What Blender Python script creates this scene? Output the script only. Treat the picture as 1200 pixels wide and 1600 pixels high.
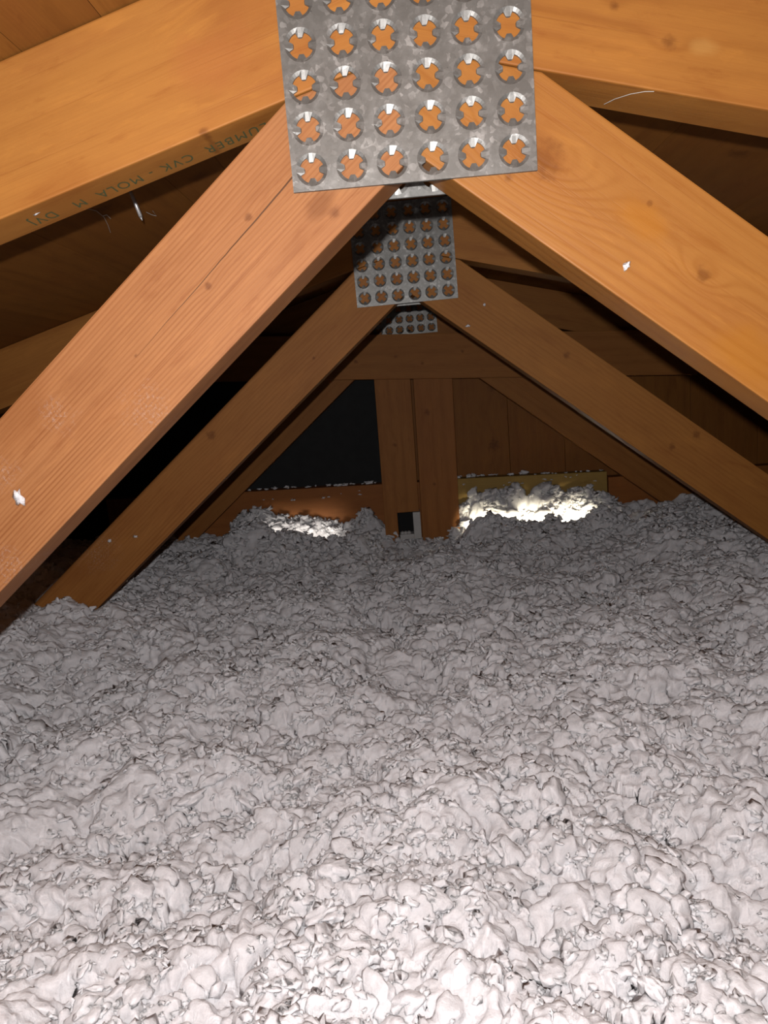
import bpy, bmesh, math, random
import numpy as np
from mathutils import Matrix, Vector

for o in list(bpy.data.objects):
    bpy.data.objects.remove(o, do_unlink=True)
scene = bpy.context.scene
col = scene.collection

# ------------------------------------------------------------------ camera
CZ = 0.60                       # camera height above the ceiling boards (m)
FPX = 1110.0                    # focal length in pixels of the 1200x1600 frame
def cam_axes(vx=629., vy=608., roll=4.3):
    """rows = world X, Y (ridge direction), Z expressed in camera axes (x right, y down, z forward)"""
    f = np.array([(vx-600)/FPX, (vy-800)/FPX, 1.]); f /= np.linalg.norm(f)
    r = math.radians(roll)
    u = np.array([-math.sin(r), -math.cos(r), 0.]); u -= u.dot(f)*f; u /= np.linalg.norm(u)
    x = np.cross(f, u)
    if x[0] < 0: x = -x
    return np.array([x, f, u])
RC = cam_axes()
def unproj(px, py, Y):
    """pixel -> point on the vertical plane at ridge distance Y"""
    d = RC @ np.array([(px-600)/FPX, (py-800)/FPX, 1.])
    p = d*(Y/d[1])
    return np.array([p[0], p[1], p[2]+CZ])
cam = bpy.data.cameras.new('camera')
cam.sensor_fit = 'VERTICAL'; cam.sensor_height = 36.0; cam.sensor_width = 27.0
cam.lens = FPX/1600*36.0
cam.clip_start = 0.01
cam_ob = bpy.data.objects.new('camera', cam); col.objects.link(cam_ob)
cx, cy, cz = RC @ np.array([1, 0, 0.]), RC @ np.array([0, -1., 0]), RC @ np.array([0, 0, -1.])
M4 = Matrix(((cx[0], cy[0], cz[0], 0), (cx[1], cy[1], cz[1], 0), (cx[2], cy[2], cz[2], CZ), (0, 0, 0, 1)))
cam_ob.matrix_world = M4
scene.camera = cam_ob

# ------------------------------------------------------------------ world, lights, exposure
w = bpy.data.worlds.new('attic_dark'); scene.world = w; w.use_nodes = True
w.node_tree.nodes['Background'].inputs[0].default_value = (0, 0, 0, 1)
w.node_tree.nodes['Background'].inputs[1].default_value = 0.0
scene.view_settings.view_transform = 'Standard'
scene.view_settings.look = 'None'
scene.view_settings.exposure = 0.0
scene.view_settings.gamma = 1.0
scene.view_settings.use_curve_mapping = False

# the flash of the phone the picture was taken with, just above and left of its lens
fl = bpy.data.lights.new('phone_flash_offscreen', 'POINT'); fl.energy = 25.0; fl.shadow_soft_size = 0.0035
fl.color = (1.0, 0.965, 0.965)
fo = bpy.data.objects.new('phone_flash_offscreen', fl); col.objects.link(fo)
fo.location = Vector((0, 0, CZ)) + Vector(cx)*-0.017 + Vector(cy)*0.027

def gap_light(name, x, y, z, sx, sy, energy, color, tilt):
    """light leaking up through the gap along the end wall, lying in the hollow behind the insulation crest"""
    l = bpy.data.lights.new(name, 'AREA'); l.shape = 'RECTANGLE'; l.size = sx; l.size_y = sy
    l.energy = energy; l.color = color; l.spread = math.radians(70)
    o = bpy.data.objects.new(name, l); col.objects.link(o)
    o.location = (x, y, z); o.rotation_euler = (math.radians(tilt), 0, 0)   # -Z axis turned towards +Y
    return o
gap_light('gap_light_right', 0.280, 1.612, CZ-0.335, 0.29, 0.02, 0.80, (1.0, 0.90, 0.66), 94)
gap_light('gap_light_left', -0.275, 1.612, CZ-0.325, 0.19, 0.02, 0.065, (1.0, 0.93, 0.84), 96)

# ------------------------------------------------------------------ helpers
def link(o, parent=None):
    col.objects.link(o)
    if parent is not None: o.parent = parent
    return o
def tag(o, label=None, cat=None, group=None, kind=None):
    if label: o['label'] = label
    if cat: o['category'] = cat
    if group: o['group'] = group
    if kind: o['kind'] = kind
    return o
def empty(name, loc):
    o = bpy.data.objects.new(name, None); o.location = loc; o.empty_display_size = 0.05
    return link(o)
def mesh_obj(name, bm, mat, parent=None, loc=(0, 0, 0), roty=0.0, smooth=False):
    me = bpy.data.meshes.new(name); bm.to_mesh(me); bm.free()
    if smooth:
        for p in me.polygons: p.use_smooth = True
    me.materials.append(mat)
    o = bpy.data.objects.new(name, me)
    base = Vector(parent.location) if parent is not None and parent.type == 'EMPTY' else Vector((0, 0, 0))
    o.location = Vector(loc) - base; o.rotation_euler = (0, roty, 0)
    return link(o, parent)
def prism_bm(pts, y0, y1, bevel=0.0015, seg=2):
    """polygon pts (x,z) extruded from y0 to y1"""
    bm = bmesh.new()
    a = [bm.verts.new((p[0], y0, p[1])) for p in pts]
    b = [bm.verts.new((p[0], y1, p[1])) for p in pts]
    n = len(pts)
    bm.faces.new(a); bm.faces.new(list(reversed(b)))
    for i in range(n):
        bm.faces.new((a[(i+1) % n], a[i], b[i], b[(i+1) % n]))
    bmesh.ops.recalc_face_normals(bm, faces=bm.faces)
    if bevel:
        bmesh.ops.bevel(bm, geom=list(bm.edges), offset=bevel, segments=seg, affect='EDGES', profile=0.6)
    return bm
def member(name, pts, ang, yf, th, mat, parent, bevel=0.0011):
    """timber with face polygon pts (world x,z); its local x axis runs along the grain (angle ang)"""
    P = np.array(pts); c = P.mean(0)
    ca, sa = math.cos(ang), math.sin(ang)
    L = [((p[0]-c[0])*ca + (p[1]-c[1])*sa, -(p[0]-c[0])*sa + (p[1]-c[1])*ca) for p in P]
    bm = prism_bm(L, 0.0, th, bevel)
    return mesh_obj(name, bm, mat, parent, (c[0], yf, c[1]), -ang)
def to_local(p, pts, ang):
    c = np.array(pts).mean(0); ca, sa = math.cos(ang), math.sin(ang)
    return ((p[0]-c[0])*ca + (p[1]-c[1])*sa, -(p[0]-c[0])*sa + (p[1]-c[1])*ca)
def isect(p, a, q, b):
    """intersection of line through p at angle a with line through q at angle b"""
    d1 = (math.cos(a), math.sin(a)); d2 = (math.cos(b), math.sin(b))
    det = d1[0]*-d2[1] + d2[0]*d1[1]
    rx, rz = q[0]-p[0], q[1]-p[1]
    t = (rx*-d2[1] + d2[0]*rz)/det
    return (p[0]+t*d1[0], p[1]+t*d1[1])

# ------------------------------------------------------------------ materials
class NT:
    def __init__(s, name):
        s.mat = bpy.data.materials.new(name); s.mat.use_nodes = True
        s.t = s.mat.node_tree; s.b = s.t.nodes['Principled BSDF']
    def n(s, typ, **kw):
        nd = s.t.nodes.new(typ)
        for k, v in kw.items(): setattr(nd, k, v)
        return nd
    def put(s, sock, v):
        if hasattr(v, 'is_linked') or isinstance(v, bpy.types.NodeSocket): s.t.links.new(v, sock)
        else: sock.default_value = v
    def m(s, op, a, b=0.0, c=None, clamp=False):
        nd = s.n('ShaderNodeMath', operation=op); nd.use_clamp = clamp
        s.put(nd.inputs[0], a); s.put(nd.inputs[1], b)
        if c is not None: s.put(nd.inputs[2], c)
        return nd.outputs[0]
    def xyz(s):
        tc = s.n('ShaderNodeTexCoord'); sp = s.n('ShaderNodeSeparateXYZ')
        s.t.links.new(tc.outputs['Object'], sp.inputs[0])
        return tc.outputs['Object'], sp.outputs
    def comb(s, x, y, z):
        nd = s.n('ShaderNodeCombineXYZ')
        for i, v in enumerate((x, y, z)): s.put(nd.inputs[i], v)
        return nd.outputs[0]
    def noise(s, vec, scale, detail=3, rough=0.55):
        nd = s.n('ShaderNodeTexNoise'); s.put(nd.inputs['Vector'], vec)
        nd.inputs['Scale'].default_value = scale; nd.inputs['Detail'].default_value = detail
        nd.inputs['Roughness'].default_value = rough
        return nd.outputs['Fac']
    def ramp(s, f, stops):
        nd = s.n('ShaderNodeValToRGB'); s.put(nd.inputs[0], f)
        e = nd.color_ramp.elements
        e[0].position, e[0].color = stops[0][0], (*stops[0][1], 1)
        e[1].position, e[1].color = stops[-1][0], (*stops[-1][1], 1)
        for p, c in stops[1:-1]:
            k = e.new(p); k.color = (*c, 1)
        return nd.outputs[0]
    def mix(s, f, a, b, mode='MIX'):
        nd = s.n('ShaderNodeMix', data_type='RGBA', blend_type=mode)
        s.put(nd.inputs[0], f)
        for k, v in ((6, a), (7, b)):
            if isinstance(v, tuple): v = (*v, 1) if len(v) == 3 else v
            s.put(nd.inputs[k], v)
        return nd.outputs[2]
    def smooth(s, v, lo, hi):
        nd = s.n('ShaderNodeMapRange', interpolation_type='SMOOTHSTEP')
        s.put(nd.inputs[0], v); nd.inputs[1].default_value = lo; nd.inputs[2].default_value = hi
        return nd.outputs[0]
    def bump(s, h, strength, dist):
        nd = s.n('ShaderNodeBump'); s.put(nd.inputs['Height'], h)
        nd.inputs['Strength'].default_value = strength; nd.inputs['Distance'].default_value = dist
        return nd.outputs[0]

ALB = 0.36      # all wood tones are taken down together, so less light bounces into the shadows
def dim(c): return (c[0]*ALB, c[1]*ALB*0.90, c[2]*ALB*0.58)
def wood(name, light, dark, seed=0.0, ring=260., wobble=2.0, contrast=0.6, knots=(), cracks=(), dust=(), stains=(),
         rough=0.62, fibre=0.25, spec=0.15, red=(0.42, 0.13, 0.045), redness=0.25):
    """softwood: growth-ring lines along local x, knots (x,z,radius,swirl), cracks (x0,z0,x1,z1), dust/stain spots (x,z,r)"""
    light, dark, red = dim(light), dim(dark), dim(red)
    T = NT(name); vec, o = T.xyz(); x, y, z = o[0], o[1], o[2]
    xs = T.m('ADD', x, seed*3.7)
    lowv = T.comb(T.m('MULTIPLY', xs, 2.2), T.m('MULTIPLY', y, 6.), T.m('ADD', T.m('MULTIPLY', z, 14.), seed))
    low = T.m('SUBTRACT', T.noise(lowv, 1.0, 3, 0.5), 0.5)
    ringv = T.m('ADD', T.m('MULTIPLY', T.m('ADD', z, T.m('MULTIPLY', y, 0.6)), ring), T.m('MULTIPLY', low, wobble*ring*0.012))
    kd = None
    for kx, kz, kr, sw in knots:
        dx = T.m('DIVIDE', T.m('SUBTRACT', x, kx), kr*3.2); dz = T.m('DIVIDE', T.m('SUBTRACT', z, kz), kr*1.7)
        d2 = T.m('ADD', T.m('MULTIPLY', dx, dx), T.m('MULTIPLY', dz, dz))
        g = T.m('POWER', 2.71828, T.m('MULTIPLY', d2, -1.0))
        ringv = T.m('ADD', ringv, T.m('MULTIPLY', g, sw))
        ex = T.m('DIVIDE', T.m('SUBTRACT', x, kx), kr*1.15); ez = T.m('DIVIDE', T.m('SUBTRACT', z, kz), kr)
        e = T.m('SQRT', T.m('ADD', T.m('MULTIPLY', ex, ex), T.m('MULTIPLY', ez, ez)))
        e = T.m('ADD', e, T.m('MULTIPLY', T.m('SUBTRACT', T.noise(vec, 160., 3), 0.5), 1.6))
        kk = T.m('SUBTRACT', 1.0, T.smooth(e, 0.2, 1.1))
        kd = kk if kd is None else T.m('MAXIMUM', kd, kk)
    wv = T.m('ADD', T.m('MULTIPLY', T.m('SINE', ringv), 0.5), 0.5)
    wv = T.m('POWER', wv, 2.2)                       # thin dark late-wood lines
    amp = T.noise(T.comb(T.m('MULTIPLY', xs, 3.), 0.0, T.m('MULTIPLY', z, 45.)), 1.0, 2)
    wv = T.m('MULTIPLY', wv, T.smooth(amp, 0.25, 0.75))
    lines = T.noise(T.comb(T.m('MULTIPLY', xs, 2.0), T.m('MULTIPLY', y, 60.), T.m('MULTIPLY', T.m('ADD', z, T.m('MULTIPLY', low, 0.010)), 260.)), 1.0, 4, 0.7)
    wv = T.m('MAXIMUM', wv, T.m('MULTIPLY', T.smooth(lines, 0.52, 0.72), 0.8))
    fib = T.noise(T.comb(T.m('MULTIPLY', xs, 14.), T.m('MULTIPLY', y, 500.), T.m('MULTIPLY', z, 700.)), 1.0, 3, 0.6)
    blot = T.noise(T.comb(T.m('MULTIPLY', xs, 7.), T.m('MULTIPLY', y, 15.), T.m('MULTIPLY', z, 22.)), 1.0, 4, 0.6)
    c = T.mix(T.m('MULTIPLY', wv, contrast), light, dark)
    c = T.mix(T.m('MULTIPLY', T.smooth(blot, 0.45, 0.75), redness), c, red)
    blot2 = T.noise(T.comb(T.m('ADD', T.m('MULTIPLY', xs, 9.), 5.), T.m('MULTIPLY', y, 15.), T.m('MULTIPLY', z, 30.)), 1.0, 4, 0.65)
    c = T.mix(T.m('MULTIPLY', T.smooth(blot2, 0.5, 0.75), 0.5), c, (light[0]*1.25, light[1]*1.25, light[2]*1.2))
    c = T.mix(T.m('MULTIPLY', T.smooth(blot2, 0.48, 0.25), 0.38), c, dark)
    fl3 = T.noise(T.comb(T.m('ADD', T.m('MULTIPLY', xs, 22.), T.m('MULTIPLY', low, 6.)), T.m('MULTIPLY', y, 40.), T.m('ADD', T.m('MULTIPLY', z, 120.), T.m('MULTIPLY', low, 9.))), 1.0, 5, 0.68)
    c = T.mix(T.m('MULTIPLY', T.smooth(fl3, 0.54, 0.72), 0.38), c, (light[0]*1.3, light[1]*1.35, light[2]*1.3))
    c = T.mix(T.m('MULTIPLY', T.smooth(fl3, 0.46, 0.30), 0.42), c, (dark[0]*1.05, dark[1], dark[2]))
    c = T.mix(T.m('MULTIPLY', T.smooth(fib, 0.35, 0.75), fibre), c, dark)
    if kd is not None:
        c = T.mix(T.m('MULTIPLY', kd, 0.55), c, (dark[0]*0.5, dark[1]*0.42, dark[2]*0.4))
    h = T.m('ADD', T.m('MULTIPLY', wv, -0.5), T.m('MULTIPLY', fib, 0.35))
    for x0, z0, x1, z1, wd in cracks:
        t = T.m('DIVIDE', T.m('SUBTRACT', x, x0), x1-x0)
        zc = T.m('ADD', T.m('MULTIPLY', t, z1-z0), z0)
        wig = T.m('MULTIPLY', T.m('SUBTRACT', T.noise(T.comb(T.m('MULTIPLY', x, 25.), 0., 0.), 1.0, 3), 0.5), 0.002)
        dd = T.m('ABSOLUTE', T.m('SUBTRACT', T.m('SUBTRACT', z, zc), wig))
        ins = T.m('MULTIPLY', T.m('GREATER_THAN', t, 0.0), T.m('LESS_THAN', t, 1.0))
        wdt = T.m('MULTIPLY', T.m('SUBTRACT', 1.15, t), wd)
        k = T.m('MULTIPLY', T.m('LESS_THAN', dd, wdt), ins)
        c = T.mix(T.m('MULTIPLY', k, 0.85), c, (0.03, 0.012, 0.004)); h = T.m('SUBTRACT', h, T.m('MULTIPLY', k, 2.0))
    for sx, sz, sr, colr, st in stains:
        dx = T.m('DIVIDE', T.m('SUBTRACT', x, sx), sr*1.8); dz = T.m('DIVIDE', T.m('SUBTRACT', z, sz), sr)
        d = T.m('SQRT', T.m('ADD', T.m('MULTIPLY', dx, dx), T.m('MULTIPLY', dz, dz)))
        d = T.m('ADD', d, T.m('MULTIPLY', T.m('SUBTRACT', T.noise(vec, 45., 4), 0.5), 1.2))
        c = T.mix(T.m('MULTIPLY', T.m('SUBTRACT', 1.0, T.smooth(d, 0.3, 1.1)), st), c, dim(colr))
    for sx, sz, sr in dust:
        dx = T.m('SUBTRACT', x, sx); dz = T.m('SUBTRACT', z, sz)
        d = T.m('DIVIDE', T.m('SQRT', T.m('ADD', T.m('MULTIPLY', dx, dx), T.m('MULTIPLY', dz, dz))), sr)
        nn = T.noise(vec, 420., 4, 0.7)
        d = T.m('ADD', d, T.m('MULTIPLY', T.m('SUBTRACT', T.noise(vec, 70., 3), 0.5), 1.6))
        mk = T.m('MULTIPLY', T.m('SUBTRACT', 1.0, T.smooth(d, 0.0, 1.0)), T.smooth(nn, 0.47, 0.75))
        c = T.mix(T.m('MULTIPLY', mk, 0.35), c, (0.34, 0.29, 0.26)); h = T.m('ADD', h, T.m('MULTIPLY', mk, 1.0))
    T.put(T.b.inputs['Base Color'], c)
    T.b.inputs['Roughness'].default_value = rough
    T.b.inputs['Specular IOR Level'].default_value = spec
    T.put(T.b.inputs['Normal'], T.bump(h, 0.35, 0.0006))
    return T.mat

def plain(name, color, rough=0.8, noise_amt=0.25, scale=120., metallic=0.0, bump=0.0, spec=0.3):
    T = NT(name); vec, o = T.xyz()
    f = T.noise(vec, scale, 4, 0.6)
    T.put(T.b.inputs['Base Color'], T.mix(T.m('MULTIPLY', T.smooth(f, 0.3, 0.75), noise_amt), color, tuple(v*0.45 for v in color)))
    T.b.inputs['Roughness'].default_value = rough; T.b.inputs['Metallic'].default_value = metallic
    T.b.inputs['Specular IOR Level'].default_value = spec
    if bump: T.put(T.b.inputs['Normal'], T.bump(f, bump, 0.001))
    return T.mat

def galvanised():
    T = NT('galvanised_steel'); vec, o = T.xyz()
    vo = T.n('ShaderNodeTexVoronoi'); vo.inputs['Scale'].default_value = 330.
    wv = T.n('ShaderNodeVectorMath', operation='ADD'); T.put(wv.inputs[0], vec)
    nz = T.n('ShaderNodeTexNoise'); nz.inputs['Scale'].default_value = 160.; T.put(nz.inputs['Vector'], vec)
    sc = T.n('ShaderNodeVectorMath', operation='SCALE'); T.put(sc.inputs[0], nz.outputs['Color']); sc.inputs['Scale'].default_value = 0.006
    T.put(wv.inputs[1], sc.outputs[0]); T.put(vo.inputs['Vector'], wv.outputs[0])
    g = T.n('ShaderNodeSeparateColor'); T.put(g.inputs[0], vo.outputs['Color'])
    cl = T.noise(vec, 75., 4, 0.65)
    f = T.m('ADD', T.m('MULTIPLY', T.m('POWER', g.outputs[0], 3.0), 0.5), T.m('MULTIPLY', T.smooth(cl, 0.4, 0.75), 0.45))
    c = T.ramp(f, [(0.0, (0.085, 0.083, 0.076)), (0.40, (0.115, 0.112, 0.104)), (0.95, (0.24, 0.235, 0.222))])
    sp = T.noise(vec, 260., 1)
    c = T.mix(T.m('MULTIPLY', T.smooth(sp, 0.76, 0.80), 0.8), c, (0.03, 0.03, 0.03))
    T.put(T.b.inputs['Base Color'], c)
    T.b.inputs['Metallic'].default_value = 0.45
    T.put(T.b.inputs['Roughness'], T.m('ADD', 0.34, T.m('MULTIPLY', cl, 0.2)))
    T.put(T.b.inputs['Normal'], T.bump(T.m('ADD', g.outputs[1], cl), 0.08, 0.001))
    return T.mat

STEEL = galvanised()

# ------------------------------------------------------------------ truss geometry (x,z in the truss plane)
S = 0.61                                   # truss spacing along the ridge
Y1 = 0.455                                 # front face of the first truss
TH = 0.038                                 # timber thickness
rad = math.radians
AC_L, AC_R = rad(15.8), rad(-14.4)         # top chord angles
AW_L, AW_R = rad(40.0), rad(-38.2)         # web angles (direction of increasing x)
def uz(px, py, Y=Y1):
    p = unproj(px, py, Y); return (p[0], p[2])
cl_lo = uz(250, 238); cl_up = uz(122, 53)          # left chord lower / upper edge points
cr_lo = uz(1000, 137)
cw_lu = uz(240, 385); cw_ll = uz(300, 608)         # left web upper / lower edges
cw_ru = uz(1020, 236); cw_rl = uz(960, 459)        # right web
XA = 0.0180                                         # where the webs and chords butt
CHW = 0.0805
up = rad(90)
ap_lo_l = isect(cl_lo, AC_L, (XA, 0), up); ap_lo_r = isect(cr_lo, AC_R, (XA, 0), up)
apx_z = max(ap_lo_l[1], ap_lo_r[1])
def off(p, a, d): return (p[0]-math.sin(a)*d, p[1]+math.cos(a)*d)
cl_up = off(cl_lo, AC_L, CHW); cr_up = off(cr_lo, AC_R, CHW)
ap_up = isect(cl_up, AC_L, cr_up, AC_R)
XE = 2.3                                            # half span that is built
def on(p, a, x): return (x, p[1]+(x-p[0])*math.tan(a))
CHORD_L = [on(cl_lo, AC_L, -XE), (XA, on(cl_lo, AC_L, XA)[1]), (XA, on(cl_up, AC_L, XA)[1]), on(cl_up, AC_L, -XE)]
CHORD_R = [(XA+.0006, on(cr_lo, AC_R, XA)[1]), on(cr_lo, AC_R, XE), on(cr_up, AC_R, XE), (XA+.0006, on(cr_up, AC_R, XA)[1])]
ZB = 0.115                                          # webs run down to the bottom chord
def web(cu, cl, aw, clo, ac, side):
    top = isect(cu, aw, clo, ac)
    if side < 0:
        return [isect(cl, aw, (0, ZB), 0), on(cl, aw, XA-.0006), (XA-.0006, on(clo, ac, XA)[1]-.0008), (top[0], top[1]-.0008), isect(cu, aw, (0, ZB), 0)]
    return [on(cl, aw, XA+.0006), isect(cl, aw, (0, ZB), 0), isect(cu, aw, (0, ZB), 0), (top[0], top[1]-.0008), (XA+.0006, on(clo, ac, XA)[1]-.0008)]
WEB_L = web(cw_lu, cw_ll, AW_L, cl_lo, AC_L, -1)
WEB_R = web(cw_ru, cw_rl, AW_R, cr_lo, AC_R, 1)

# ------------------------------------------------------------------ perforated truss plate
PIT, PIZ, NX, NZ = 0.0242, 0.0228, 6, 6
ML, MR, MB = 0.0093-0.0, 0.0130, 0.0120
PW = ML + PIT*5 + MR
def plate_mesh():
    fr, dish, back = 0.0, 0.0011, 0.0024
    r0, r1, hw, ri = 0.0074, 0.0094, 0.0013, 0.0045
    angs, outl = [], []
    for q in range(4):
        base = q*90
        for a in (21, 33, 45, 57, 69):
            t = rad(base+a); angs.append(t); outl.append((r0*math.cos(t), r0*math.sin(t), dish))
        tc = rad(base+90); ux, uz_ = math.cos(tc), math.sin(tc)
        for s in (1, -1):
            t = tc - s*rad(6)
            angs.append(t); px = ux*ri + uz_*hw*s; pz = uz_*ri - ux*hw*s
            outl.append((px, pz, dish+0.0002))
    V, Fc = [], []
    n = len(angs); hp = PIT/2
    for i in range(NX):
        for j in range(NZ):
            cx_, cz_ = ML+PIT*i, MB+PIZ*j
            b = len(V)
            for t in angs:
                c, s = math.cos(t), math.sin(t); k = hp/max(abs(c), abs(s))
                V.append((cx_+c*k, fr, cz_+s*k*PIZ/PIT))
            for t in angs: V.append((cx_+math.cos(t)*r1, fr, cz_+math.sin(t)*r1))
            for p in outl: V.append((cx_+p[0], p[2], cz_+p[1]))
            for p in outl: V.append((cx_+p[0], back, cz_+p[1]))
            for L in range(3):
                for a in range(n):
                    a2 = (a+1) % n
                    Fc.append((b+L*n+a, b+L*n+a2, b+(L+1)*n+a2, b+(L+1)*n+a))
            # teeth punched back into the wood from the four tabs
            for q in range(4):
                tc = rad(q*90+90); ux, uz_ = math.cos(tc), math.sin(tc)
                bb = len(V)
                for s in (1, -1): V.append((cx_+ux*ri+uz_*hw*s, dish+.0002, cz_+uz_*ri-ux*hw*s))
                for s in (1, -1): V.append((cx_+ux*(ri-.0004)+uz_*hw*.6*s, dish+.0016, cz_+uz_*(ri-.0004)-ux*hw*.6*s))
                V.append((cx_+ux*(ri-.0004), 0.009, cz_+uz_*(ri-.0004)))
                Fc += [(bb, bb+1, bb+3, bb+2), (bb+2, bb+3, bb+4)]
    x0, x1 = ML-hp, ML+PIT*5+hp; z0, z1 = MB-PIZ/2, MB+PIZ*(NZ-1)+PIZ/2
    X0, X1, Z0, Z1 = 0, PW, 0, z1+0.002
    def quad(a, b_, c, d):
        k = len(V); V.extend([a, b_, c, d]); Fc.append((k, k+1, k+2, k+3))
    def rect(xa, xb, za, zb):
        if xb-xa > 1e-5 and zb-za > 1e-5: quad((xa, fr, za), (xb, fr, za), (xb, fr, zb), (xa, fr, zb))
    rect(min(X0, x0), x0, z0, z1) if x0 > X0 else None
    rect(x1, X1, z0, z1); rect(min(X0, x0), max(X1, x1), Z0, z0); rect(min(X0, x0), max(X1, x1), z1, Z1)
    XL, XR = min(X0, x0), max(X1, x1)
    for a, b_ in (((XL, Z0), (XR, Z0)), ((XR, Z0), (XR, Z1)), ((XR, Z1), (XL, Z1)), ((XL, Z1), (XL, Z0))):
        quad((a[0], fr, a[1]), (a[0], back, a[1]), (b_[0], back, b_[1]), (b_[0], fr, b_[1]))
    me = bpy.data.meshes.new('connector_plate'); me.from_pydata(V, [], Fc); me.materials.append(STEEL)
    bm = bmesh.new(); bm.from_mesh(me); bmesh.ops.remove_doubles(bm, verts=bm.verts, dist=1e-5)
    bmesh.ops.recalc_face_normals(bm, faces=bm.faces)
    bm.to_mesh(me); bm.free()
    # make the face normals point towards -Y
    if sum(p.normal.y*p.area for p in me.polygons) > 0: me.flip_normals()
    return me
PLATE = plate_mesh()
def plate(parent, x, yf, z, tilt=0.0, back=False, label=None):
    o = bpy.data.objects.new('connector_plate', PLATE)
    L = Vector(parent.location)
    if not back:
        o.location = Vector((x, yf-0.0024, z)) - L; o.rotation_euler = (0, tilt, 0)
    else:
        o.location = Vector((x+PW, yf+0.0024, z)) - L; o.rotation_euler = (0, tilt, math.pi)
    link(o, parent)
    if label: o['label'] = label
    return o

# ------------------------------------------------------------------ trusses
def loc_l(px, py, poly, ang, Y=Y1): return to_local(uz(px, py, Y), poly, ang)
def K(px, py, poly, ang, r, sw, Y=Y1):
    a = loc_l(px, py, poly, ang, Y); return (a[0], a[1], r, sw)
W1L = wood('fir_fine_grain', (0.58, 0.275, 0.155), (0.33, 0.115, 0.045), 1.3, ring=2300., wobble=0.8, contrast=0.75, fibre=0.30,
    knots=[K(325, 447, WEB_L, AW_L, .0030, 4.), K(388, 340, WEB_L, AW_L, .0030, 3.), K(522, 333, WEB_L, AW_L, .0045, 5.), K(212, 556, WEB_L, AW_L, .0015, 1.)],
    cracks=[(*loc_l(462, 272, WEB_L, AW_L), *loc_l(215, 556, WEB_L, AW_L), .00045)],
    dust=[(*loc_l(85, 650, WEB_L, AW_L), .018), (*loc_l(5, 740, WEB_L, AW_L), .016), (*loc_l(15, 880, WEB_L, AW_L), .022),
          (*loc_l(230, 640, WEB_L, AW_L), .022), (*loc_l(-60, 900, WEB_L, AW_L), .03)],
    stains=[(*loc_l(500, 320, WEB_L, AW_L), .008, (0.22, 0.07, 0.02), .5), (*loc_l(20, 650, WEB_L, AW_L), .022, (0.33, 0.11, 0.03), .3)], redness=0.15)
W1R = wood('fir_swirl_grain', (0.55, 0.250, 0.080), (0.40, 0.145, 0.03), 4.1, ring=800., wobble=1.8, contrast=0.72, fibre=0.12, redness=0.28, rough=0.5,
    knots=[K(1098, 428, WEB_R, AW_R, .0055, 14.), K(850, 248, WEB_R, AW_R, .013, 34.), K(795, 278, WEB_R, AW_R, .003, 2.), K(1015, 318, WEB_R, AW_R, .002, 1.)],
    stains=[(*loc_l(1000, 340, WEB_R, AW_R), .012, (0.62, 0.25, 0.03), .5), (*loc_l(1170, 560, WEB_R, AW_R), .02, (0.58, 0.24, 0.03), .5),
            (*loc_l(840, 235, WEB_R, AW_R), .012, (0.33, 0.11, 0.02), .35)])
C1L = wood('fir_chord_smooth', (0.63, 0.285, 0.088), (0.40, 0.14, 0.035), 7.7, ring=360., wobble=2.6, contrast=0.5, fibre=0.15, redness=0.5,
    stains=[(*loc_l(330, 95, CHORD_L, AC_L), .02, (0.56, 0.20, 0.075), .5), (*loc_l(90, 300, CHORD_L, AC_L), .02, (0.50, 0.19, 0.05), .4)],
    knots=[K(318, 205, CHORD_L, AC_L, .003, 2.)])
C1R = wood('fir_chord_knotty', (0.56, 0.245, 0.068), (0.36, 0.125, 0.028), 9.2, ring=420., wobble=2.4, contrast=0.6, fibre=0.12, redness=0.35,
    knots=[K(1045, 68, CHORD_R, AC_R, .0045, 5.), K(960, 10, CHORD_R, AC_R, .003, 3.)],
    stains=[(*loc_l(1100, 74, CHORD_R, AC_R), .006, (0.66, 0.36, 0.14), .6)])
W2L = wood('fir_dark_web', (0.57, 0.255, 0.095), (0.36, 0.13, 0.034), 12.4, ring=1200., wobble=1.2, contrast=0.5,
    knots=[K(330, 680, WEB_L, AW_L, .008, 4., Y1+S), K(490, 560, WEB_L, AW_L, .003, 2., Y1+S)], dust=[(*loc_l(150, 860, WEB_L, AW_L, Y1+S), .05)])
W2R = wood('fir_brown_web', (0.55, 0.25, 0.08), (0.36, 0.13, 0.034), 15.1, ring=1000., wobble=1.2, contrast=0.4,
    knots=[K(885, 555, WEB_R, AW_R, .006, 3., Y1+S), K(1088, 680, WEB_R, AW_R, .007, 4., Y1+S), K(1050, 698, WEB_R, AW_R, .006, 3., Y1+S)])
W3 = wood('fir_end_truss', (0.56, 0.25, 0.09), (0.36, 0.13, 0.034), 18.6, ring=280., wobble=2.0, contrast=0.45)
CX = wood('fir_chord_plain', (0.58, 0.26, 0.083), (0.36, 0.13, 0.034), 21.3, ring=200., wobble=2.4, contrast=0.5, redness=0.3,
    knots=[(0.3, 0.0, .006, 4.), (-.4, .01, .006, 4.)])
BC = wood('fir_bottom_chord', (0.57, 0.255, 0.09), (0.36, 0.13, 0.034), 25.0)

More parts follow.
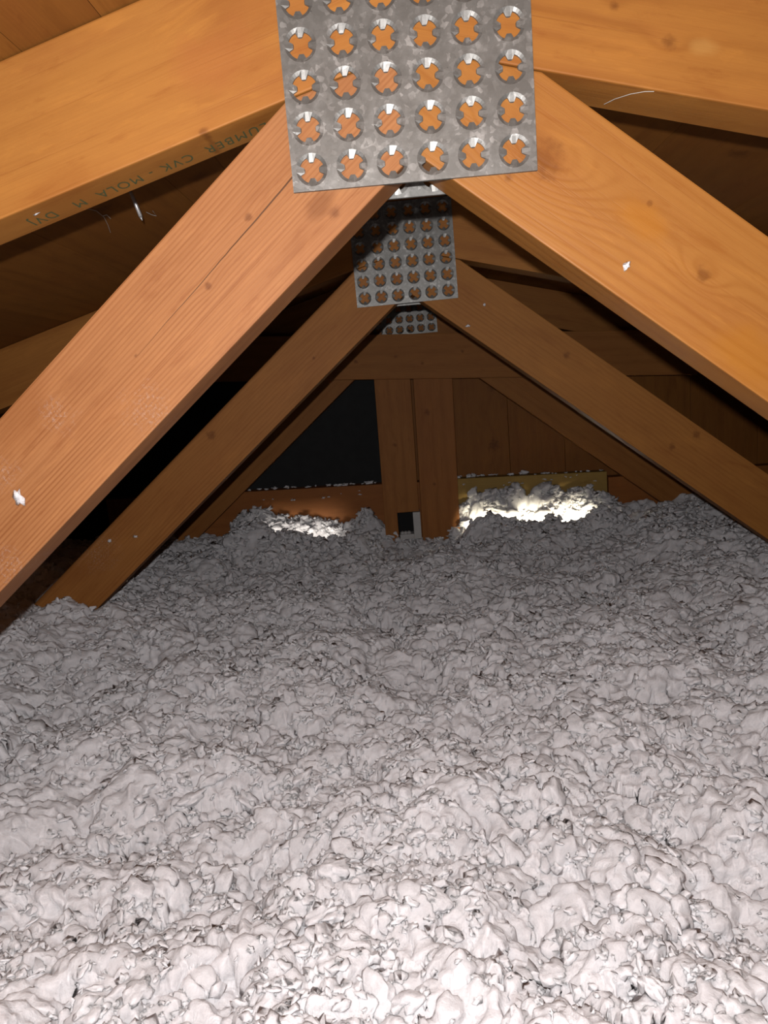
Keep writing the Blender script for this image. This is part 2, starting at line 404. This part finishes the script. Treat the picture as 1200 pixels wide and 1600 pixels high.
def truss(k, label, mats):
    Y = Y1 + S*k
    t = empty('roof_truss', (XA, Y+TH/2, 0.0125))
    tag(t, label, 'truss', 'roof trusses along the ridge')
    a = member('top_chord', CHORD_L, AC_L, Y, TH, mats[0], t)
    b = member('top_chord', CHORD_R, AC_R, Y, TH, mats[1], t)
    c = member('web', WEB_L, AW_L, Y, TH, mats[2], t)
    d = member('web', WEB_R, AW_R, Y, TH, mats[3], t)
    member('bottom_chord', [(-XE, 0.0128), (XE, 0.0128), (XE, 0.114), (-XE, 0.114)], 0, Y, TH, BC, t)
    return t, a, b, c, d
PX0 = unproj(467, 302, Y1)
T1 = truss(0, 'roof truss with green lettering under one chord and a split, dust-speckled web', (C1L, C1R, W1L, W1R))
T2 = truss(1, 'plain unmarked roof truss standing between the lettered truss and the end truss', (CX, CX, W2L, W2R))
T3 = truss(2, 'end roof truss with a cross board and two upright studs under its plate', (CX, CX, W3, W3))
for k, t in enumerate((T1[0], T2[0], T3[0])):
    tl = (-0.001, 0.012, 0.006)[k]
    plate(t, PX0[0], Y1+S*k, PX0[2]-(0.0, .0005, 0.0)[k], tl*-1)
    plate(t, PX0[0]-0.002, Y1+S*k+TH, PX0[2]+0.0015, 0.0, back=True)

# green mill lettering on the underside of the first truss's left chord (upside down as seen from here)
def lettering():
    m = plain('green_stamp_ink', (0.045, 0.058, 0.019), 0.9, 0.5, 260.)
    cu = bpy.data.curves.new('lettering', 'FONT'); cu.body = 'LUMBER  CVK - MOLA  M   DVJ'; cu.size = 0.0165; cu.space_character = 1.22
    cu.align_x = 'LEFT'; cu.align_y = 'CENTER'
    tmp = bpy.data.objects.new('tmp_text', cu); col.objects.link(tmp)
    dg = bpy.context.evaluated_depsgraph_get(); dg.update()
    me = bpy.data.meshes.new_from_object(tmp.evaluated_get(dg)); bpy.data.objects.remove(tmp, do_unlink=True)
    # start and end on the chord's lower edge
    wd = max(v.co.x for v in me.vertices)
    p0 = unproj(408, 185, Y1); p1 = unproj(22, 352, Y1)
    x0, x1 = p0[0], p1[0]
    me.transform(Matrix.Scale(abs(x1-x0)/math.cos(AC_L)/wd, 4, (1, 0, 0)))
    me.name = 'lettering'; me.materials.clear(); me.materials.append(m)
    ch = T1[1]
    o = bpy.data.objects.new('lettering', me); link(o, ch)
    la = to_local(on(cl_lo, AC_L, x0), CHORD_L, AC_L)
    o.matrix_local = Matrix(((-1, 0, 0, la[0]), (0, 1, 0, TH*0.60), (0, 0, -1, la[1]-0.0003), (0, 0, 0, 1)))
    o['label'] = 'faded green stamped lettering'
lettering()

# cross board, studs and the white box at the end truss
YG = Y1 + 2*S
gt = T3[0]
GB = wood('fir_cross_board', (0.56, 0.245, 0.085), (0.36, 0.13, 0.034), 31., ring=220., wobble=2.2, contrast=0.4,
          knots=[(-.12, -.01, .005, 3.), (-.03, .0, .004, 2.), (.03, -.015, .004, 2.), (.12, .01, .005, 3.)])
GS = wood('fir_stud', (0.57, 0.25, 0.09), (0.36, 0.13, 0.034), 33., ring=260., wobble=2., contrast=0.5, knots=[(.12, .0, .006, 4.)])
GS2 = wood('fir_stud_red', (0.54, 0.225, 0.08), (0.36, 0.13, 0.034), 35., ring=240., wobble=2., contrast=0.5, knots=[(.0, .01, .005, 3.), (.17, .015, .008, 4.)])
YB = YG - TH - 0.0003
q = [uz(395, 597, YB), uz(1010, 583, YB), uz(1010, 505, YB), uz(395, 536, YB)]
# straighten to a board with parallel edges
ab = math.atan2(uz(800, 590, YB)[1]-uz(535, 594, YB)[1], uz(800, 590, YB)[0]-uz(535, 594, YB)[0])
pl = uz(640, 592, YB); ph = off(pl, ab, 0.099)
member('cross_board', [on(pl, ab, -.62), on(pl, ab, .66), on(ph, ab, .66), on(ph, ab, -.62)], ab, YB, TH, GB, gt)
zt = CZ + 0.028
s1a, s1b = uz(585, 592, YG)[0]-.001, uz(641, 592, YG)[0]
s2a, s2b = uz(645, 592, YG)[0]+.001, uz(707, 592, YG)[0]
nx0 = uz(622, 820, YG)[0]; nx1 = uz(656, 820, YG)[0]; nz1 = uz(640, 800, YG)[1]; nz0 = uz(640, 842, YG)[1]
member('stud', [(s1a-.003, 0.116), (nx0, 0.116), (nx0, nz1), (s1b-.002, nz1), (s1b, zt), (s1a, zt)][::1], rad(90), YG, TH, GS, gt)
member('stud', [(s2a-.006, 0.116), (s2b-.006, 0.116), (s2b, zt), (s2a, zt)], rad(90), YG+.004, TH, GS2, gt)

def box_bm(x0, x1, y0, y1, z0, z1, bev=0.0008, bm=None):
    b = prism_bm([(x0, z0), (x1, z0), (x1, z1), (x0, z1)], y0, y1, bev)
    if bm is None: return b
    me = bpy.data.meshes.new('t'); b.to_mesh(me); b.free(); bm.from_mesh(me); bpy.data.meshes.remove(me); return bm
WPL = plain('white_plastic', (0.32, 0.31, 0.30), 0.5, 0.2, 60.)
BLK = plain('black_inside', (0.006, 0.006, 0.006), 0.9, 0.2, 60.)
jb = empty('junction_box', ((nx0+nx1)/2, YG+.02, nz0))
tag(jb, 'small open white plastic box notched into the foot of a stud', 'box')
nx1 = s2a-.007
mesh_obj('side_wall', box_bm(nx1-.0175, nx1, YG-.004, YG+.037, nz0, nz1-.001), WPL, jb)
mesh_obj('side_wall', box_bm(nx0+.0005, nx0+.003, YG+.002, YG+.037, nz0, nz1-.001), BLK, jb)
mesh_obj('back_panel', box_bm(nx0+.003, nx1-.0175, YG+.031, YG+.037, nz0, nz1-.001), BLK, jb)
bmf = box_bm(nx0+.003, nx1-.0175, YG-.003, YG+.031, nz0, nz0+.012)
mesh_obj('base', bmf, WPL, jb)
for i in range(3):
    xx = nx0+.009+i*.008
    bm = bmesh.new(); bmesh.ops.create_icosphere(bm, subdivisions=2, radius=.0058)
    mesh_obj('terminal', bm, WPL, jb, (xx, YG+.008, nz0+.013), smooth=True)

# ------------------------------------------------------------------ end wall behind the last truss
YW = YG + TH
wb = empty('wall_back', (0, YW+.03, 0.0125)); tag(wb, kind='structure')
RB = wood('blocking_red', (0.52, 0.20, 0.07), (0.36, 0.13, 0.034), 41., ring=240., contrast=0.4)
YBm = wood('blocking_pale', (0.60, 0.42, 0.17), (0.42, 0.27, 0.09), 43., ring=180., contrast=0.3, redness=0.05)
pl = uz(500, 762, YW+.001); al = math.atan2(uz(590, 757, YW)[1]-uz(395, 768, YW)[1], uz(590, 757, YW)[0]-uz(395, 768, YW)[0])
member('blocking_board', [(-.75, .16), (.058, .16), on(pl, al, .058), on(pl, al, -.75)], 0, YW+.001, TH, RB, wb)
pr = uz(820, 743, YW+.001); ar = math.atan2(uz(930, 737, YW)[1]-uz(712, 748, YW)[1], uz(930, 737, YW)[0]-uz(712, 748, YW)[0])
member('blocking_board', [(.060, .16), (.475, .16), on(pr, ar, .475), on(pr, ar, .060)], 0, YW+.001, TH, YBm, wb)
member('blocking_board', [(.478, .16), (1.2, .16), (1.2, pr[1]-.02), (.478, pr[1]-.02)], 0, YW+.001, TH, RB, wb)
PB = [wood('sheathing_board_%d' % i, (0.40+.03*(i % 2), 0.165+.015*(i % 2), 0.045), (0.24, 0.085, 0.02), 50.+i*3, ring=170., wobble=2.6, contrast=0.4,
           knots=[(.34-.02*i, .01, .016, 5.), (.21+.03*i, -.02, .012, 4.)]) for i in range(3)]
FELT = plain('black_felt', (0.012, 0.012, 0.012), 0.95, 0.4, 40.)
def roof_z(x): return min(on(cl_up, AC_L, x)[1], on(cr_up, AC_R, x)[1])
xs = [-2.25, -1.75, -1.25, -.85, -.06]
for i in range(len(xs)-1):
    a, b = xs[i]+.001, xs[i+1]-.001
    member('felt_panel', [(a, .0135), (b, .0135), (b, roof_z(b)-.002), (a, roof_z(a)-.002)], rad(90), YW+.042, .012, FELT, wb)
x = -.059; i = 0
while x < 2.2:
    wdt = (.15, .16, .135, .155)[i % 4]; a, b = x+.0003, x+wdt-.0003
    top = [(b, roof_z(b)-.002), (a, roof_z(a)-.002)]
    if a < ap_up[0] < b: top = [(b, roof_z(b)-.002), (ap_up[0], ap_up[1]-.002), (a, roof_z(a)-.002)]
    poly = [(a, .0135), (b, .0135)] + top; mt = PB[i % 3]
    if i == 1:
        mt = wood('sheathing_board_knotty', (0.42, 0.175, 0.047), (0.24, 0.085, 0.02), 71., ring=260., wobble=2.6, contrast=0.4,
                  knots=[K(770, 602, poly, rad(90), .016, 8., YW+.042), K(772, 695, poly, rad(90), .017, 8., YW+.042)])
    member('sheathing_board', poly, rad(90), YW+.042, .018, mt, wb)
    x += wdt; i += 1

# ------------------------------------------------------------------ roof decking: boards along the ridge on both slopes
YR0, YR1 = -0.25, YW+.065
DK = [wood('decking_%d' % i, [(0.40, 0.165, 0.042), (0.44, 0.185, 0.05), (0.37, 0.15, 0.04)][i], (0.24, 0.085, 0.02), 60.+i*5, ring=300., wobble=2.2,
           contrast=0.5, redness=0.3, knots=[(-.04 + .01*i, 0.0, .012, 6.)]) for i in range(3)]
def deck(name, cu, ac, edges, sgn):
    r = empty(name, (ap_up[0], (YR0+YR1)/2, ap_up[1]+.0004)); tag(r, kind='structure')
    for i in range(len(edges)-1):
        x0, x1 = edges[i]+.0002*sgn, edges[i+1]-.0002*sgn
        d0, d1 = sorted(((x0-ap_up[0])/math.cos(ac), (x1-ap_up[0])/math.cos(ac)))
        wd = d1-d0; mid = (d0+d1)/2
        # local x = ridge direction (grain), y = into the roof, z = across the board
        bm = prism_bm([(-(YR1-YR0)/2, -wd/2), ((YR1-YR0)/2, -wd/2), ((YR1-YR0)/2, wd/2), (-(YR1-YR0)/2, wd/2)], 0, .0155, 0.0)
        me = bpy.data.meshes.new('plank'); bm.to_mesh(me); bm.free(); me.materials.append(DK[i % 3])
        o = bpy.data.objects.new('plank', me); link(o, r)
        ca, sa = math.cos(ac), math.sin(ac)
        nrm = (-sa, 0, ca); dirv = (ca, 0, sa)
        lift = .0004
        P = (mid*ca + nrm[0]*lift, 0, mid*sa + nrm[2]*lift)
        o.matrix_local = Matrix(((0, nrm[0], dirv[0], P[0]), (1, 0, 0, 0), (0, nrm[2], dirv[2], P[2]), (0, 0, 0, 1)))
    return r
EL = [ap_up[0], -.055, -.16, -.21, -.345, -.485, -.625, -.765, -.905, -1.045, -1.185, -1.325, -1.465, -1.605, -1.745, -1.885, -2.025, -2.165, -2.31]
ER = [ap_up[0]] + [.13+.14*i for i in range(16)]
deck('roof_slope_left', cl_up, AC_L, EL, -1)
deck('roof_slope_right', cr_up, AC_R, ER, 1)

# ------------------------------------------------------------------ ceiling boards below the insulation
bm = prism_bm([(-2.4, 0.0), (2.4, 0.0), (2.4, 0.0124), (-2.4, 0.0124)], -0.6, YW+.07, .001, 1)
fl_o = mesh_obj('floor', bm, plain('gypsum_board', (0.7, 0.68, 0.64), 0.9, 0.15, 40.)); tag(fl_o, kind='structure')

# ------------------------------------------------------------------ blown-in insulation
rng = np.random.default_rng(7)
def vnoise(X, Y, cell, seed):
    r = np.random.default_rng(seed); G = r.random((512, 512)).astype(np.float32)
    u, v = X/cell+200., Y/cell+200.
    i, j = np.floor(u).astype(int), np.floor(v).astype(int); f, g = u-i, v-j
    f = f*f*(3-2*f); g = g*g*(3-2*g)
    a = G[i % 512, j % 512]; b = G[(i+1) % 512, j % 512]; c = G[i % 512, (j+1) % 512]; d = G[(i+1) % 512, (j+1) % 512]
    return (a*(1-f)+b*f)*(1-g)+(c*(1-f)+d*f)*g - 0.5
def fbm(X, Y, cell, seed, octv=3):
    s = 0; a = 1.0
    for k in range(octv):
        s = s + a*vnoise(X, Y, cell/2**k, seed+k*11); a *= 0.5
    return s
def caps(X, Y, cell, seed, rlo=.55, rhi=1.05, drop=.5, an=.45):
    """upper envelope of randomly turned, stretched domes (cauliflower-like tufts); height in units of cell"""
    r = np.random.default_rng(seed); n = 256
    jx, jy = r.random((n, n)), r.random((n, n)); rr = rlo+(rhi-rlo)*r.random((n, n))**1.5
    th = r.random((n, n))*math.pi; el = 1.0+an*r.random((n, n)); zo = -drop*r.random((n, n))
    ct, st = np.cos(th), np.sin(th)
    u, v = X/cell+90., Y/cell+90.
    i0, j0 = np.floor(u).astype(int), np.floor(v).astype(int)
    H = np.full(X.shape, -0.6)
    for di in (-1, 0, 1):
        for dj in (-1, 0, 1):
            i, j = (i0+di), (j0+dj); a, b = i % n, j % n
            dx = u-(i+jx[a, b]); dy = v-(j+jy[a, b])
            p = (dx*ct[a, b]+dy*st[a, b])*el[a, b]; q_ = (-dx*st[a, b]+dy*ct[a, b])
            d2 = (p*p+q_*q_)/(rr[a, b]**2)
            h = zo[a, b]+rr[a, b]*np.maximum(0, 1-d2)**.8
            H = np.maximum(H, np.where(d2 < 1, h, -0.6))
    return H
def sstep(x, a, b):
    t = np.clip((x-a)/(b-a), 0, 1); return t*t*(3-2*t)
def base(X, Y):
    z = -0.352 + 0*X
    z = z + .085*sstep(-X, .32, .75)*(1-sstep(Y, 1.2, 1.5)) + .05*sstep(X, .30, .75)
    z = z + .030*sstep(-X, .25, .60)*sstep(Y, 1.2, 1.6)
    z = z + .036*fbm(X, Y, .26, 3, 3) - .022*np.exp(-((X-.02)/.12)**2)*sstep(Y, 1.3, 1.6)
    ax = np.abs(X-.02)
    side = sstep(ax, .065, .13)*(1-sstep(X, .42, .52))*(1-sstep(-X, .40, .47))
    crest = np.exp(-((Y-1.535)/.055)**2)
    z = z + side*crest*(.034+.03*vnoise(X, Y*0, .07, 91)+.014*np.exp(-((X-.30)/.08)**2))
    tr = np.exp(-((Y-1.625)/.028)**2); z = z - side*tr*.085
    bank = sstep(Y, 1.655, 1.705)
    bh = .036 + .05*vnoise(X, Y*0, .06, 77) + .030*np.exp(-((X-.32)/.13)**2)
    z = z + side*bank*bh
    return z + CZ
def insulation():
    yend = YW-.001; Yl = [-0.40]
    while Yl[-1] < yend:
        yy = Yl[-1]
        Yl.append(yy + float(np.interp(yy, [.08, .2, .27, .6, 1.75], [.009, .003, .0014, .0014, .0026])))
    Yl[-1] = yend; Yv = np.array(Yl); R, C = len(Yv), 620
    u = np.linspace(-1, 1, C); uu = .52*u+.48*u**5
    half = 1.05+.0*Yv; half = np.interp(Yv, [-.5, .2, .45, 1.0, 1.75], [.75, .62, .72, 1.25, 1.9])
    X = uu[None, :]*half[:, None]; Y = np.repeat(Yv[:, None], C, 1)
    wx = .012*fbm(X, Y, .05, 21)+.006*fbm(X, Y, .012, 22, 2); wy = .012*fbm(X, Y, .05, 31)+.006*fbm(X, Y, .012, 32, 2)
    A, B = X+wx, Y+wy
    big = base(X, Y) + .016*caps(A, B, .075, 41) + .024*fbm(X, Y, .07, 55, 3)
    big = big + .0085*caps(A+.3, B, .034, 42)
    gy, gx = np.gradient(big); dX = np.gradient(X, axis=1); dY = np.gradient(Y, axis=0)
    nx, ny = -gx/dX, -gy/dY; nl = np.sqrt(nx*nx+ny*ny+1); nx, ny, nz = nx/nl, ny/nl, 1/nl
    mask = sstep(vnoise(X, Y, .06, 61), -.25, .25)
    med = .0068*caps(A*1.0+wx*.8, B+.7, .0155, 43)*(.55+.75*mask)
    fine = .0030*caps(A+wy, B-wx, .0072, 44)*(1.15-.6*mask) + .0012*fbm(X, Y, .0035, 70, 2)
    D = med+fine+.004*fbm(X, Y, .009, 171, 2)
    P = np.stack([X+nx*D+.004*fbm(X, Y, .008, 181, 2), Y+ny*D+.004*fbm(X, Y, .008, 191, 2), big+nz*D], -1)
    n = R*C
    idx = np.arange(n).reshape(R, C)
    Q = np.stack([idx[:-1, :-1], idx[:-1, 1:], idx[1:, 1:], idx[1:, :-1]], -1).reshape(-1, 4)
    V = P.reshape(-1, 3)
    # loose tufts lying on top
    bmv = []
    for k in range(10):
        bm = bmesh.new(); bmesh.ops.create_icosphere(bm, subdivisions=3, radius=1.0)
        co = np.array([v.co[:] for v in bm.verts]); fc = np.array([[v.index for v in f.verts] for f in bm.faces]); bm.free()
        dd = np.zeros(len(co))
        for q in range(44):
            c = rng.normal(size=3); c /= np.linalg.norm(c)
            dd = np.maximum(dd, (.18+.42*rng.random())*np.maximum(0, 1-((co-c)**2).sum(1)/(.06+.22*rng.random()))**.7)
        dd += .09*(rng.random(len(co))-.5)
        for q in range(8):
            kf = rng.normal(size=3)*3; dd += .06*np.sin(co@kf+rng.random()*6)
        co = co*(.68+dd)[:, None]*np.array([1, .55+.5*rng.random(), .40+.35*rng.random()])
        bmv.append((co, fc))
    small = []
    for k in range(24):
        bm = bmesh.new(); bmesh.ops.create_icosphere(bm, subdivisions=2, radius=1.0)
        co = np.array([v.co[:] for v in bm.verts]); fc = np.array([[v.index for v in f.verts] for f in bm.faces]); bm.free()
        dd = np.zeros(len(co))
        for q in range(6):
            kf = rng.normal(size=3)*3.2; dd += .20*np.sin(co@kf+rng.random()*6)
        dd += .12*(rng.random(len(co))-.5)
        small.append((co*(.85+dd)[:, None]*np.array([1, .5+.5*rng.random(), .3+.5*rng.random()]), fc))
    vs = [V]; nb = len(V); tri = []
    clump = vnoise(X, Y, .05, 201)+.6*vnoise(X, Y, .018, 202)
    def scatter(count, variants, rlo, rhi, pw, ypw, sink, yr=(.16, 1.69), xr=None):
        nonlocal nb
        done = 0
        while done < count:
            yy = yr[0]+(yr[1]-yr[0])*rng.random()**ypw; hw = np.interp(yy, [.2, .45, 1.0, 1.75], [.33, .42, .75, 1.05]); xx = (2*rng.random()-1)*hw
            if xr: xx = xr[0]+(xr[1]-xr[0])*rng.random()
            ri = min(int(np.searchsorted(Yv, yy)), R-1); ci = int(np.searchsorted(X[ri], xx)); ci = min(ci, C-1)
            if clump[ri, ci] < -.25+.45*(rng.random()-.5): continue
            if yy > 1.60 and .08 < abs(xx-.02) < .5 and yy < 1.66: continue
            pz = P[ri, ci]; rr = (rlo+(rhi-rlo)*rng.random()**pw)*(.8+.35*yy)
            co, fc = variants[rng.integers(len(variants))]
            Qm, _ = np.linalg.qr(np.eye(3)+.45*rng.normal(size=(3, 3)))
            an = rng.random()*6.28; Rz = np.array([[math.cos(an), -math.sin(an), 0], [math.sin(an), math.cos(an), 0], [0, 0, 1]])
            vs.append((co*rr)@Rz.T@Qm.T + pz + np.array([0, 0, rr*sink])); tri.append(fc+nb); nb += len(co); done += 1
    scatter(1300, bmv, .006, .017, 2.0, 1.0, -0.25)
    scatter(420, small, .004, .010, 1.5, 1.0, 0.2, (1.655, 1.712), (-.45, .5))
    scatter(60, bmv, .008, .016, 1.5, 1.0, 0.1, (1.665, 1.712), (.1, .48))
    scatter(700, small, .004, .010, 1.5, 1.0, 0.2, (1.44, 1.57), (-.6, .7))
    scatter(12300, small, .002, .0078, 1.8, 1.0, -0.05)
    Vall = np.concatenate(vs).astype(np.float32); Vall[:, 1] = np.minimum(Vall[:, 1], YW-.0005); Tn = np.concatenate(tri)
    me = bpy.data.meshes.new('insulation')
    nq, nt = len(Q), len(Tn)
    me.vertices.add(len(Vall)); me.vertices.foreach_set('co', Vall.ravel())
    me.loops.add(nq*4+nt*3); me.loops.foreach_set('vertex_index', np.concatenate([Q.ravel(), Tn.ravel()]).astype(np.int32))
    me.polygons.add(nq+nt)
    st = np.concatenate([np.arange(nq)*4, nq*4+np.arange(nt)*3]).astype(np.int32)
    me.polygons.foreach_set('loop_start', st)
    me.polygons.foreach_set('use_smooth', np.ones(nq+nt, dtype=bool))
    me.update(calc_edges=True); me.validate()
    return me, small, P, Yv, X
T = NT('white_loose_fibre'); vec, o = T.xyz()
f1 = T.noise(vec, 55., 4, 0.6); f2 = T.noise(vec, 700., 3, 0.65)
c = T.mix(T.smooth(f1, .35, .7), (0.455, 0.446, 0.455), (0.40, 0.39, 0.398))
c = T.mix(T.m('MULTIPLY', T.smooth(f2, .55, .8), .25), c, (0.35, 0.336, 0.336))
T.put(T.b.inputs['Base Color'], c); T.b.inputs['Roughness'].default_value = 0.95; T.b.inputs['Specular IOR Level'].default_value = 0.08
f3 = T.noise(vec, 240., 4, 0.62)
T.put(T.b.inputs['Normal'], T.bump(T.m('ADD', T.m('MULTIPLY', f2, 0.35), f3), 0.45, 0.0023))
T.b.inputs['Subsurface Weight'].default_value = 0.75; T.b.inputs['Subsurface Radius'].default_value = (1.0, 0.95, 0.95); T.b.inputs['Subsurface Scale'].default_value = 0.006
FIB = T.mat
ime, tufts, PI_, YI_, XI_ = insulation()
ime.materials.append(FIB)
io = bpy.data.objects.new('loose_insulation', ime); link(io)
tag(io, 'white loose-fill insulation heaped in clumps over the attic floor', 'insulation', kind='stuff')

# ------------------------------------------------------------------ small things
def tuft_bm(k, size, flat=1.0):
    co, fc = tufts[k % len(tufts)]
    bm = bmesh.new(); vs = [bm.verts.new((p[0]*size[0], p[1]*size[1]*flat, p[2]*size[2])) for p in co]
    for f in fc: bm.faces.new([vs[i] for i in f])
    return bm
def tuft(px, py, Y, wpx, hpx, k, label, rot=0.0):
    p = unproj(px, py, Y); sc = Y/FPX/2*1.0
    o = mesh_obj('insulation_tuft', tuft_bm(k, (wpx*sc, .003, hpx*sc*1.6)), FIB, None, (p[0], Y-.0012, p[2]), rot, True)
    tag(o, label, 'tuft', 'insulation tufts stuck to the timbers')
tuft(30, 777, Y1, 17, 30, 1, 'largest white tuft, stuck to the split web above its lower end', .15)
tuft(978, 415, Y1, 10, 11, 2, 'small white tuft stuck to the web with the big swirling knot')
tuft(731, 509, Y1+S, 6, 6, 3, 'tiny white tuft at the lower edge of a middle truss web')
tuft(757, 476, Y1+S, 4, 5, 4, 'tiny white speck on the face of the middle truss web')
tuft(172, 845, Y1+S, 6, 8, 5, 'pale crumb low on the darker web of the middle truss')
tuft(212, 838, Y1+S, 7, 6, 6, 'pale crumb beside another one low on the middle truss web')
# one on the chord's underside beside the lettering
pu = unproj(55, 327, Y1+.012); zz = on(cl_lo, AC_L, pu[0])[1]
o = mesh_obj('insulation_tuft', tuft_bm(7, (.0026, .0018, .0010)), FIB, None, (pu[0], Y1+.012, zz-.0006), -AC_L, True)
tag(o, 'white fleck on the chord underside next to the green lettering', 'tuft', 'insulation tufts stuck to the timbers')

# fluff lying along the tops of the boards at the end wall
bmf = bmesh.new()
def fluff(x, y, z, r, k):
    b = tuft_bm(k, (r, r*.8, r*.8)); bmesh.ops.rotate(b, verts=b.verts, cent=(0, 0, 0), matrix=Matrix.Rotation(random.random()*6, 3, 'Z'))
    bmesh.ops.translate(b, verts=b.verts, vec=(x, y, z)); me = bpy.data.meshes.new('t'); b.to_mesh(me); b.free(); bmf.from_mesh(me); bpy.data.meshes.remove(me)
random.seed(5)
for i in range(26):
    xx = -.40+.32*random.random(); fluff(xx, YW+.012+.02*random.random(), on(pl if False else uz(500, 762, YW), al, xx)[1]+.002, .004+.009*random.random()**2, i)
for i in range(18):
    xx = .11+.17*random.random()**1.2; fluff(xx, YW+.012+.02*random.random(), on(pr, ar, xx)[1]+.003, .004+.009*random.random()**2, i+3)
for i in range(12):
    xx = .30+.17*random.random(); fluff(xx, YW+.004+.02*random.random(), on(pr, ar, xx)[1]+.001, .003+.006*random.random()**2, i+5)
for i in range(20):       # crumbs clinging to the boards' faces
    s = random.random() < .5
    xx = (-.37+.27*random.random()) if s else (.13+.33*random.random())
    zz = (uz(500, 762, YW)[1] if s else pr[1])-.008-.018*random.random()
    fluff(xx, YW+.0005, zz, .0025+.004*random.random(), i)
fo2 = mesh_obj('insulation_fluff', bmf, FIB, None, smooth=True)
tag(fo2, 'thin white fluff lying along the boards of the end wall', 'insulation', kind='stuff')

# nail driven through the roof decking
NAIL = plain('steel_nail', (0.42, 0.41, 0.40), 0.4, 0.3, 300., metallic=0.6)
def nail(px, py, label):
    d = RC @ np.array([(px-600)/FPX, (py-800)/FPX, 1.])
    Nn = np.array([-math.sin(AC_L), 0, math.cos(AC_L)])
    t = ((np.array([cl_up[0], 0, cl_up[1]-CZ]))@Nn)/(d@Nn); p = d*t
    bm = bmesh.new()
    bmesh.ops.create_cone(bm, cap_ends=True, segments=12, radius1=.0017, radius2=.0017, depth=.030, matrix=Matrix.Translation((0, 0, -.015)))
    bmesh.ops.create_cone(bm, cap_ends=True, segments=12, radius1=.0002, radius2=.0017, depth=.004, matrix=Matrix.Translation((0, 0, -.032)))
    o = mesh_obj('nail', bm, NAIL, None, (p[0], p[1], p[2]+CZ+.002), -AC_L, True)
    tag(o, label, 'nail')
nail(200, 292, 'bare steel nail poking through the roof boards by the lettered chord')

# cobweb strands
WEBM = plain('cobweb_silk', (0.30, 0.28, 0.25), 0.8, 0.2, 300.)
def strand(pts, r, label):
    cu = bpy.data.curves.new('cobweb_strand', 'CURVE'); cu.dimensions = '3D'; cu.bevel_depth = r; cu.bevel_resolution = 1
    sp = cu.splines.new('POLY'); sp.points.add(len(pts)-1)
    for i, p in enumerate(pts): sp.points[i].co = (*p, 1)
    tmp = bpy.data.objects.new('t', cu); col.objects.link(tmp)
    dg = bpy.context.evaluated_depsgraph_get(); dg.update()
    me = bpy.data.meshes.new_from_object(tmp.evaluated_get(dg)); bpy.data.objects.remove(tmp, do_unlink=True)
    me.name = 'cobweb_strand'; me.materials.clear(); me.materials.append(WEBM)
    o = bpy.data.objects.new('cobweb_strand', me); link(o); tag(o, label, 'cobweb', 'cobweb strands under the roof')
def roof_pt(px, py, cu_, ac, gap=.001):
    d = RC @ np.array([(px-600)/FPX, (py-800)/FPX, 1.])
    Nn = np.array([-math.sin(ac), 0, math.cos(ac)])
    t = ((np.array([cu_[0], 0, cu_[1]-CZ]))@Nn)/(d@Nn); p = d*t - Nn*gap
    return (p[0], p[1], p[2]+CZ)
def curl(pix, cu_, ac): return [roof_pt(a, b, cu_, ac, .001) for a, b in pix]
strand(curl([(128, 322), (150, 328), (162, 338), (168, 350), (172, 362)], cl_up, AC_L), .00030, 'torn cobweb strand hanging from the roof boards beside the nail')
strand(curl([(160, 336), (166, 334), (172, 340)], cl_up, AC_L), .00040, 'curled scrap of cobweb on the roof boards beside the nail')
strand(curl([(228, 330), (236, 334), (244, 336), (238, 328)], cl_up, AC_L), .00035, 'crumpled cobweb scrap on the far side of the nail')
def und(px, py):           # point on the underside of the first truss's right chord
    for k in range(60):
        yy = Y1 + TH*k/59; p = unproj(px, py, yy)
        if p[2] >= on(cr_lo, AC_R, p[0])[1]-.0006: return tuple(p)
    return tuple(unproj(px, py, Y1+TH))
strand([und(a, b) for a, b in ((944, 163), (960, 155), (985, 147), (1008, 143), (1022, 143))], .0002, 'fine cobweb strand across the underside of the unlettered chord')
